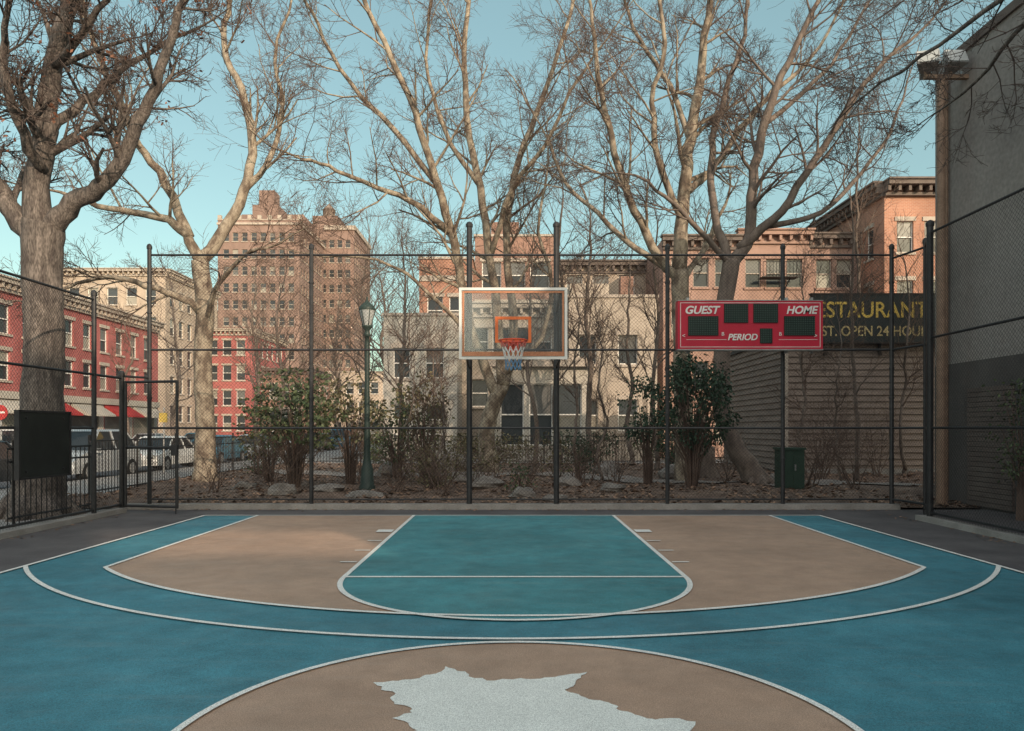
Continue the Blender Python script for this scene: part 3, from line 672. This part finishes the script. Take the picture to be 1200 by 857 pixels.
def tree(name,bark,twig,trunk,tr,limbs,cl=1.9,lvl=3,n=8,tips=False,side=14,flare=None):
    g=G(name);mb=g.part('trunk',bark,True);tw=SP(g.part('branches',bark,True),g.part('twigs',twig,True))
    P,R=catmull([S(*q) for q in trunk],tr,5)
    P=[p+rv(.02) if 0<i else p for i,p in enumerate(P)]
    mb.tube(P,R,side)
    if flare:
        bp=P[0]
        for k in range(7):
            a=k*.9+.3;o=Vector((math.cos(a),math.sin(a),0))
            mb.tube([bp+o*R[0]*.55+Z*flare*.9,bp+o*R[0]*.95+Z*flare*.3,bp+o*R[0]*1.7-Z*.12],[R[0]*.25,R[0]*.27,R[0]*.12],7)
    for L in limbs:
        pts,r,kw=L[0],L[1],(L[2] if len(L)>2 else {})
        limb(mb,tw,[S(*q) for q in pts],r,**{**dict(lvl=lvl,n=n,cl=cl,tips=tips),**kw})
    g.done()
TIPS.clear()
tree('sidewalk_tree',mBarkG,mTwigG,[(42,612,13.9),(45,585,13.9),(48,540,13.9),(50,460,13.9),(52,380,13.9),(50,310,13.9),(52,262,13.9)],[.62,.48,.40,.35,.33,.34,.36],
 [([(48,275,13.9),(44,215,13.9),(52,150,13.7),(62,80,13.6),(78,10,13.5),(85,-60,13.4)],[.28,.22,.19,.16,.13,.09],dict(n=10)),
  ([(58,270,13.9),(85,240,13.8),(128,212,13.6),(155,160,13.4),(180,100,13.2),(205,30,13.0),(235,-40,12.9)],[.22,.17,.14,.115,.09,.07,.05],dict(n=11)),
  ([(45,285,13.9),(15,250,13.9),(-15,200,13.8),(-50,130,13.6)],[.24,.18,.15,.1],dict(n=6)),
  ([(52,160,13.7),(90,128,14),(125,100,14.3),(160,70,14.6),(215,40,15)],[.11,.085,.07,.05,.03]),
  ([(50,200,13.8),(20,140,13),(5,70,12.6),(10,0,12.2)],[.11,.085,.06,.04]),
  ([(62,80,13.6),(95,40,13),(130,-10,12.6)],[.08,.06,.04])],cl=1.15,lvl=3,n=8,tips=True,side=18,flare=.5)
b=MB(mDead)
for p in TIPS:
    if rng.random()<.03:
        for k in range(rng.randint(2,5)):
            q=p+rv(.07);u=rv(.05);v=rv(.035);b.quad(q-u,q-v,q+u,q+v)
b.make('dead_leaves')
tree('plane_tree',mBarkP,mTwig,[(240,574,21.8),(240,550,21.8),(241,500,21.8),(238,430,21.8),(240,360,21.8),(234,305,21.8)],[.42,.32,.27,.25,.25,.24],
 [([(234,305,21.8),(218,275,21.6),(190,255,21.3),(150,247,21),(105,238,20.6),(70,225,20.2)],[.17,.14,.11,.09,.07,.04]),
  ([(235,306,21.8),(262,272,22),(285,225,22.3),(296,165,22.6),(283,105,22.8),(262,55,23),(270,0,23.2),(280,-50,23.4)],[.2,.17,.15,.13,.11,.09,.08,.06],dict(n=10)),
  ([(222,278,21.6),(195,215,21.5),(160,165,21.3),(135,110,21),(110,50,20.8),(95,-10,20.6)],[.15,.12,.1,.09,.07,.05],dict(n=9)),
  ([(238,370,21.8),(215,350,21.3),(170,335,20.8),(125,325,20.4),(85,335,20)],[.12,.10,.08,.06,.04],dict(n=6)),
  ([(285,225,22.3),(320,180,22.6),(330,120,23),(322,60,23.2),(340,10,23.4)],[.1,.08,.065,.05,.035]),
  ([(240,380,21.8),(258,330,21),(285,300,20.4),(315,290,20)],[.09,.07,.05,.03],dict(n=4))],cl=1.6,n=7,side=14,flare=.3)
tree('plane_tree',mBarkP,mTwig,[(574,566,25),(573,545,25),(570,510,25),(578,475,25),(588,452,25)],[.42,.31,.27,.25,.25],
 [([(582,465,25),(556,400,24.8),(540,330,24.6),(528,270,24.3),(505,190,24),(478,110,23.7),(440,30,23.4),(410,-40,23)],[.18,.16,.15,.14,.12,.1,.08,.06],dict(n=14)),
  ([(588,452,25),(584,380,25),(574,300,25.2),(562,220,25.4),(548,140,25.6),(543,60,25.8),(552,-20,26)],[.18,.16,.14,.13,.11,.09,.07],dict(n=13)),
  ([(590,455,25),(602,390,25.3),(594,310,25.6),(598,230,26),(622,150,26.4),(648,80,26.8),(672,0,27)],[.18,.15,.13,.12,.1,.08,.06],dict(n=13)),
  ([(528,272,24.3),(480,235,24),(430,215,23.5),(385,195,23),(350,185,22.6)],[.11,.09,.07,.055,.035],dict(n=10)),
  ([(515,220,24.1),(460,150,24.5),(410,95,25),(372,30,25.4),(350,-20,25.6)],[.1,.09,.07,.055,.045],dict(n=10)),
  ([(575,300,25.2),(600,220,24.6),(640,170,24.2),(668,110,23.8),(700,60,23.5)],[.1,.085,.065,.05,.035],dict(n=9)),
  ([(560,215,25.4),(520,150,25.8),(500,70,26.2),(505,0,26.5)],[.09,.075,.055,.045],dict(n=9)),
  ([(556,400,24.8),(500,340,24),(455,310,23.6),(400,300,23.2)],[.08,.06,.045,.03],dict(n=7)),
  ([(590,440,25),(635,395,24.6),(645,330,24.4),(632,270,24.2),(640,210,24)],[.1,.08,.065,.05,.035],dict(n=7))],cl=2.0,n=8,side=12,flare=.3)
tree('plane_tree',mBarkP,mTwig,[(802,575,22),(802,540,22),(800,450,22),(798,380,22),(796,318,22)],[.38,.28,.25,.25,.26],
 [([(796,320,22),(800,250,22),(806,180,22),(818,110,22.2),(826,40,22.4),(838,-40,22.6)],[.23,.19,.17,.14,.11,.08],dict(n=11)),
  ([(797,330,22),(765,290,21.8),(738,230,21.5),(716,160,21.2),(700,90,21),(693,10,20.8)],[.15,.13,.11,.09,.07,.045],dict(n=12)),
  ([(805,225,22),(838,195,22.4),(868,150,22.8),(905,110,23.2),(950,70,23.6),(985,10,24)],[.12,.1,.09,.075,.055,.035],dict(n=10)),
  ([(797,322,22),(745,292,22.6),(700,250,23),(665,215,23.4),(640,160,23.8)],[.11,.09,.07,.055,.035],dict(n=9)),
  ([(800,260,22),(772,190,21),(765,120,20.6),(778,50,20.2),(770,-20,20)],[.11,.09,.07,.06,.045],dict(n=9)),
  ([(810,170,22),(785,100,22.6),(750,50,23),(730,-10,23.3)],[.09,.075,.055,.045],dict(n=8)),
  ([(797,335,22),(825,290,23),(850,240,24)],[.1,.08,.05],dict(n=5))],cl=1.75,n=8,side=14,flare=.3)
tree('leaning_tree',mBarkD,mTwigG,[(888,570,20.6),(878,550,20.7),(862,525,20.8),(846,480,21),(846,420,21),(850,350,21),(858,305,21)],[.40,.31,.26,.25,.23,.23,.24],
 [([(858,308,21),(878,275,21),(882,215,21),(898,140,20.8),(925,70,20.6),(960,0,20.4)],[.19,.16,.14,.12,.09,.06],dict(n=11)),
  ([(866,292,21),(905,258,20.6),(945,205,20.2),(985,140,19.8),(1025,85,19.5),(1075,40,19.2)],[.15,.12,.1,.08,.06,.035],dict(n=11)),
  ([(856,312,21),(838,250,21.4),(834,180,21.8),(850,110,22),(872,40,22.2),(880,-30,22.4)],[.14,.11,.1,.08,.06,.045],dict(n=10)),
  ([(898,265,20.7),(950,255,21.2),(1000,215,21.6),(1040,160,22),(1060,110,22.3)],[.09,.075,.06,.045,.03],dict(n=9)),
  ([(897,145,20.8),(940,110,21.4),(985,60,22),(1020,0,22.4)],[.08,.065,.05,.035],dict(n=8)),
  ([(856,310,21),(818,270,20.4),(780,230,20),(742,205,19.6)],[.09,.07,.05,.03],dict(n=7))],cl=1.7,n=8,side=14,flare=.3)
def slim(a,d,base,top,r,name='slender_tree',lean=6,cl=1.1,bark=mBarkD,lvl=2,n=14):
    h=[base+(top-base)*k/5 for k in range(6)]
    tree(name,bark,mTwig,[(a,base,d),(a+1,base-10,d)],[r*1.2,r],[([(a+1,base-9,d)]+[(a+rng.uniform(-lean,lean),q,d+rng.uniform(-.3,.3)) for q in h[1:]],[r,r*.9,r*.75,r*.6,r*.45,r*.25],dict(n=n,start=.3,up=.12))],cl=cl,lvl=lvl,n=10,side=7)
slim(1003,22,562,235,.07);slim(1012,26,555,150,.09,lean=10,cl=1.6,n=20);slim(655,29,545,230,.12,cl=1.8);slim(690,33,540,250,.14,cl=2.2,n=20);slim(470,34,538,300,.12,cl=2.2,n=20);slim(740,30,545,320,.1,cl=1.4)
slim(330,36,535,330,.12,cl=1.8,n=20);slim(425,42,530,300,.15,cl=2.6,n=22);slim(515,19,575,410,.04,cl=.7);slim(1060,24,560,300,.06,cl=1.2,n=18);slim(985,20,575,360,.035,cl=.8);slim(705,20,570,380,.045,cl=.8)
slim(205,40,530,330,.12,cl=1.8);slim(300,60,520,340,.2,cl=3.2,n=22);slim(450,70,517,330,.25,cl=4,n=22);slim(395,80,515,360,.25,cl=4,n=22);slim(940,23,560,330,.06,cl=1.2,n=18)
slim(625,24,555,300,.08,cl=1.3);slim(150,48,525,390,.12,cl=2);slim(770,27,550,260,.09,cl=1.8,n=18);slim(350,19.5,575,400,.035,cl=.8);slim(505,21,570,380,.04,cl=.9);slim(480,20,572,400,.03,cl=.8);slim(675,22,562,330,.05,cl=1)
g=G('overhanging_tree');mb=g.part('trunk',mBarkG,True);tw=SP(g.part('branches',mBarkG,True),g.part('twigs',mTwigG,True))
mb.tube([Vector((8.4,8.6,-.05)),Vector((8.4,8.6,2)),Vector((8.35,8.7,6)),Vector((8.3,8.8,7.5))],[.3,.22,.2,.18],12)
for P,R in(([(8.3,8.8,7.3),(7.9,9.8,7.7),(7.2,11,7.9),(6.6,12.2,7.6),(6.0,13.2,7.3)],[.08,.06,.04,.028,.016]),([(8.3,8.8,7.4),(8.0,10.5,8.4),(7.6,12.5,9.0),(7.0,14,9.6)],[.07,.055,.04,.02]),([(8.3,8.8,7.5),(8.3,8.8,9),(8.0,9.5,11),(7.6,10.5,13)],[.15,.12,.09,.05]),([(7.9,9.8,7.7),(7.9,11.5,7.9),(8.0,13,7.6),(7.9,14.2,7.5)],[.05,.04,.025,.015])):
    limb(mb,tw,[Vector(p) for p in P],R,lvl=3,n=9,cl=1.0,kids=4)
g.done()
def shrub(x,y,h,n=9,spread=.5,mat=mTwig,lvl=2,leaves=None,nl=0):
    g=G('bare_shrub');mb=g.part('stems',mat)
    TIPS.clear()
    for k in range(n):
        a=rng.uniform(0,6.28);d=Vector((math.cos(a)*spread,math.sin(a)*spread,1)).normalized()
        grow(mb,Vector((x+rng.uniform(-.12,.12),y+rng.uniform(-.12,.12),gz(x,y)-.05)),d,h*rng.uniform(.6,1),.014,lvl,4,.16,.05,.0038,True)
    if leaves:
        lb=g.part('leaves',leaves)
        for p in TIPS:
            for _ in range(nl):
                q=p+rv(.09);u=rv(.05);v=rv(.03);lb.quad(q-u,q-v,q+u,q+v)
    g.done()
for q in((-1.55,17.2,1.7),(.3,18,1.2),(1.9,19.5,1.6),(-3.9,19.5,1.6),(7.6,19.2,1.8),(8.3,18.2,2.3),(-7.2,18.2,1.3),(-.5,21,1.4),(6.3,22,1.7),(-2.7,17.8,1.1),(9.8,23.6,2.6),(11.5,23.8,2.4),(8.6,21,2.4),(2.9,21,2.0),(-5.6,17.8,1.6)):shrub(*q,lvl=2)
for q in((-.9,18.5,1.0),(1.2,20.5,1.2),(-2.2,20,1.6),(-6.1,22,1.5),(-1.9,18.2,.9)):shrub(*q,leaves=mLeafO,nl=2)
def bush(name,cx_,cy_,zc,rx,rz,mat,nc=60,nl=38,ls=.085,cr=.26,droop=.5,shape=None,stem=mTwig):
    g=G(name);lb=g.part('leaves',mat);sb=g.part('stems',stem);z0=gz(cx_,cy_)-.05
    for c in range(nc):
        while True:
            p=rv(1)
            if p.length<1 and p.length>.25:break
        s=1 if shape is None else shape(p.z)
        q=Vector((cx_+p.x*rx*s,cy_+p.y*rx*s,zc+p.z*rz))
        if q.z<z0+.15:continue
        m=Vector((cx_+p.x*rx*.25*s,cy_+p.y*rx*.25,z0+(q.z-z0)*.45))
        sb.tube([Vector((cx_+p.x*.12,cy_+p.y*.12,z0)),m,q],[.022,.014,.005],4,False)
        cs=cr*rng.uniform(.6,1.15)
        for k in range(int(nl*rng.uniform(.5,1.3))):
            o=rv(cs);w=q+o
            d=(o.normalized()+Vector((0,0,-droop))+rv(.4)).normalized()*ls*rng.uniform(.7,1.3)
            sd=d.cross(rv(1)).normalized()*ls*.34
            lb.quad(w,w+d*.5+sd,w+d,w+d*.5-sd)
    g.done()
bush('rhododendron',-5.35,18.6,2.05,1.2,1.05,mLeaf,58,38,.115,.21)
bush('rhododendron',-4.2,19.6,2.1,.85,1.0,mLeafO,28,30,.11,.21)
bush('rhododendron',-6.6,20.5,1.6,.8,.8,mLeafO,22,28,.11,.21)
bush('magnolia_shrub',-2.4,20.6,2.2,.75,1.05,mLeafO,24,22,.12,.2)
bush('rhododendron',-3.3,21.5,1.8,1.0,1.0,mLeaf,30,30,.115,.22)
bush('low_shrub',.2,17.3,.5,.45,.35,mLeaf,12,18,.07,.16)
bush('low_shrub',-2.0,18.8,.6,.55,.4,mLeafO,14,18,.08,.18)
bush('low_shrub',1.9,22,.9,.7,.6,mLeafD,16,22,.08,.2)
bush('low_shrub',-7.9,23.5,.8,.7,.6,mLeaf,16,22,.08,.2)
bush('low_shrub',5.6,25.5,1.0,.9,.8,mLeafD,24,28,.09,.22)
sh=lambda z:1.0-.5*max(0,z)-.2*max(0,-z-.4)
bush('yew_tree',4.5,18.9,2.35,1.15,1.3,mLeafD,100,56,.085,.2,1.0,sh)
bush('yew_tree',3.6,20.0,2.1,.7,.9,mLeafD,26,40,.085,.2,1.0)
bush('ivy_shrub',8.95,13.2,1.6,.38,1.2,mLeaf,34,26,.07,.2)
bush('hedge',-5,32.5,.8,1.6,.7,mLeaf,50,30,.11,.25);bush('hedge',-1,33,.8,2.0,.6,mLeafO,50,30,.11,.25);bush('hedge',3,33,.9,1.8,.7,mLeafD,50,30,.11,.25);bush('hedge',7,33,1.0,1.8,.8,mLeaf,50,30,.11,.25)
g=G('tree_stump');q=g.part('wood',mBarkD,True);zz=gz(5.9,23.5);q.lathe(5.9,23.5,[(.62,zz-.05),(.5,zz+.2),(.42,zz+.6),(.40,zz+.95),(.2,zz+.97)],11);g.done()
# ------------------------------------------------------------------ cars
mCarC=[M('car_silver',(.45,.47,.48),(.42,.44,.45),rough=.25,metal=.3,fine=0),M('car_white',(.7,.7,.68),rough=.25,fine=0),M('car_blue',(.06,.16,.23),rough=.25,fine=0),M('car_dark',(.03,.032,.035),rough=.2,fine=0)]
mTyre=M('tyre',(.02,.02,.02),rough=.9,fine=0);mCarG=M('car_glass',(.03,.035,.04),rough=.06,fine=0,spec=.6);mTail=M('tail_light',(.35,.01,.01),rough=.2,fine=0)
def car(x,y,c,suv=False):
    g=G('parked_car');z0=-.13
    body=g.part('body',c,True);h=.15 if suv else 0
    prof=[(-2.2,.35,.78),(-2.25,.5,.80),(-2.15,.68,.86),(-1.5,.8+h,.9),(-.95,.88+h,.9),(1.7,.92+h,.9),(2.15,.86+h,.86),(2.25,.6,.84),(2.2,.35,.8)]
    ring=[]
    for (yy,zz_,hw) in prof:
        ring.append([(x-hw,y+yy,z0+.3),(x-hw-.02,y+yy,z0+.3+(zz_-.3)*.55),(x-hw*.95,y+yy,z0+zz_),(x,y+yy,z0+zz_+.03),(x+hw*.95,y+yy,z0+zz_),(x+hw+.02,y+yy,z0+.3+(zz_-.3)*.55),(x+hw,y+yy,z0+.3)])
    for i in range(len(ring)-1):
        for k in range(6):body.quad(ring[i][k],ring[i][k+1],ring[i+1][k+1],ring[i+1][k])
    body.poly(ring[0]);body.poly(ring[-1])
    top=1.7 if suv else 1.42;yb=2.0 if suv else 1.5
    cg=g.part('windows',mCarG)
    cg.hexa([(x-.82,y-1.1,z0+.86+h),(x+.82,y-1.1,z0+.86+h),(x+.82,y+yb,z0+.9+h),(x-.82,y+yb,z0+.9+h),(x-.64,y-.35,z0+top-.05),(x+.64,y-.35,z0+top-.05),(x+.64,y+yb-.55,z0+top-.05),(x-.64,y+yb-.55,z0+top-.05)])
    rf=g.part('roof',c)
    rf.hexa([(x-.66,y-.38,z0+top-.05),(x+.66,y-.38,z0+top-.05),(x+.66,y+yb-.5,z0+top-.05),(x-.66,y+yb-.5,z0+top-.05),(x-.56,y-.2,z0+top+.02),(x+.56,y-.2,z0+top+.02),(x+.56,y+yb-.7,z0+top+.02),(x-.56,y+yb-.7,z0+top+.02)])
    for s in(-1,1):
        for (ya,yc) in((-1.1,-.35),(.45,.42),(yb,yb-.55)):
            rf.tube([(x+s*.83,y+ya,z0+.87+h),(x+s*.65,y+yc,z0+top-.04)],.035,6)
        for yy in(-1.4,1.4):
            g.part('tyres',mTyre).tube([(x+s*.68,y+yy,z0+.33),(x+s*.93,y+yy,z0+.33)],.33,18);g.part('hubs',mMetal).tube([(x+s*.90,y+yy,z0+.33),(x+s*.945,y+yy,z0+.33)],.2,12)
        g.part('headlights',mGlassL).box(x+s*.65-.15,x+s*.65+.15,y-2.27,y-2.18,z0+.6,z0+.72)
        g.part('tail_lights',mTail).box(x+s*.7-.12,x+s*.7+.12,y+2.2,y+2.28,z0+.6,z0+.8)
        g.part('mirrors',c).box(x+s*.95-.1,x+s*.95+.1,y-.95,y-.83,z0+.95,z0+1.08)
    g.done()
for i,(yy,k,s) in enumerate(((20,3,False),(26,0,True),(31.6,1,False),(37.2,2,False),(43,0,False),(49,1,True),(56,3,False),(64,2,True))):car(-14.7,yy,mCarC[k],s)
for i,(yy,k,s) in enumerate(((38,1,True),(45,3,False),(52,0,False),(60,2,False))):car(-25,yy,mCarC[k],s)
g=G('traffic_sign');g.part('pole',mMetal).tube([(-23.0+0.0,34,-.1),(-23.0,34,2.8)],.04,8)
d=g.part('disc',mAwn);d.tube([(-23,33.92,2.35),(-23,33.95,2.35)],.34,24);g.part('bar',mWhite).box(-23.22,-22.78,33.905,33.918,2.31,2.39);g.done()
g=G('traffic_sign');g.part('pole',mMetal).tube([(-12.9,28,0),(-12.9,28,2.4)],.035,8);g.part('plate',mYel).box(-13.05,-12.75,27.92,27.95,1.85,2.2);g.done()
# ------------------------------------------------------------------ light, sky, camera
el=math.radians(18);hx,hy=.507,-.862
sd=bpy.data.lights.new('sun','SUN');sd.energy=3.7;sd.angle=math.radians(.5);sd.color=(1,.79,.59)
so=bpy.data.objects.new('sun',sd);scene.collection.objects.link(so)
dr=-Vector((hx*math.cos(el),hy*math.cos(el),math.sin(el)));so.rotation_euler=dr.to_track_quat('-Z','Y').to_euler()
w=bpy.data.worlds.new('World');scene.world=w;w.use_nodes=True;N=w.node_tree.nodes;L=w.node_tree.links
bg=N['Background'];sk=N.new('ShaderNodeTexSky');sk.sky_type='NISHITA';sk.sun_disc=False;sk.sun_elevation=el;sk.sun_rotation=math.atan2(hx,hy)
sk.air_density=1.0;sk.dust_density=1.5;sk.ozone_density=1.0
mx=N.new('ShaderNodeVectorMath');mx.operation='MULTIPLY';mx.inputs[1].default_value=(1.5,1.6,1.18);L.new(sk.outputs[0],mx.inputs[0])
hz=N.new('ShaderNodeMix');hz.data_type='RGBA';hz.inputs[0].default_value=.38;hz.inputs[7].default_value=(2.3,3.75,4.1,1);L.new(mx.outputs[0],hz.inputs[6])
# warm fill glow added to the sunward sky to brighten the shaded court
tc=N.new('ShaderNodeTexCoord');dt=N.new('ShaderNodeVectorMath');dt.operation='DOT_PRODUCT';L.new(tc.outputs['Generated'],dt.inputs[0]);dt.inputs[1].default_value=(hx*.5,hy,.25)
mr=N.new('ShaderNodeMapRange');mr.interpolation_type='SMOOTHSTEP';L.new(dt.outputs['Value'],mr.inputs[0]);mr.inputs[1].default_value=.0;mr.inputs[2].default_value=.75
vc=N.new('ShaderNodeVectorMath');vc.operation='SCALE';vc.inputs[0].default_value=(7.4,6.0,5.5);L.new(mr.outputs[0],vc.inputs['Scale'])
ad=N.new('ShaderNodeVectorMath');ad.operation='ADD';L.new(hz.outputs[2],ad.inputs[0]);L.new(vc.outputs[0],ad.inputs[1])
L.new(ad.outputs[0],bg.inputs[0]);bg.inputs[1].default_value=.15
cd=bpy.data.cameras.new('camera');co=bpy.data.objects.new('camera',cd);scene.collection.objects.link(co);scene.camera=co
co.location=(0,0,1.6);co.rotation_euler=(math.pi/2,0,0);cd.sensor_width=36;cd.lens=36*885/1200;cd.shift_y=74.5/1200;cd.clip_end=4000;cd.clip_start=.05
scene.view_settings.view_transform='Standard';scene.view_settings.look='None';scene.view_settings.exposure=0
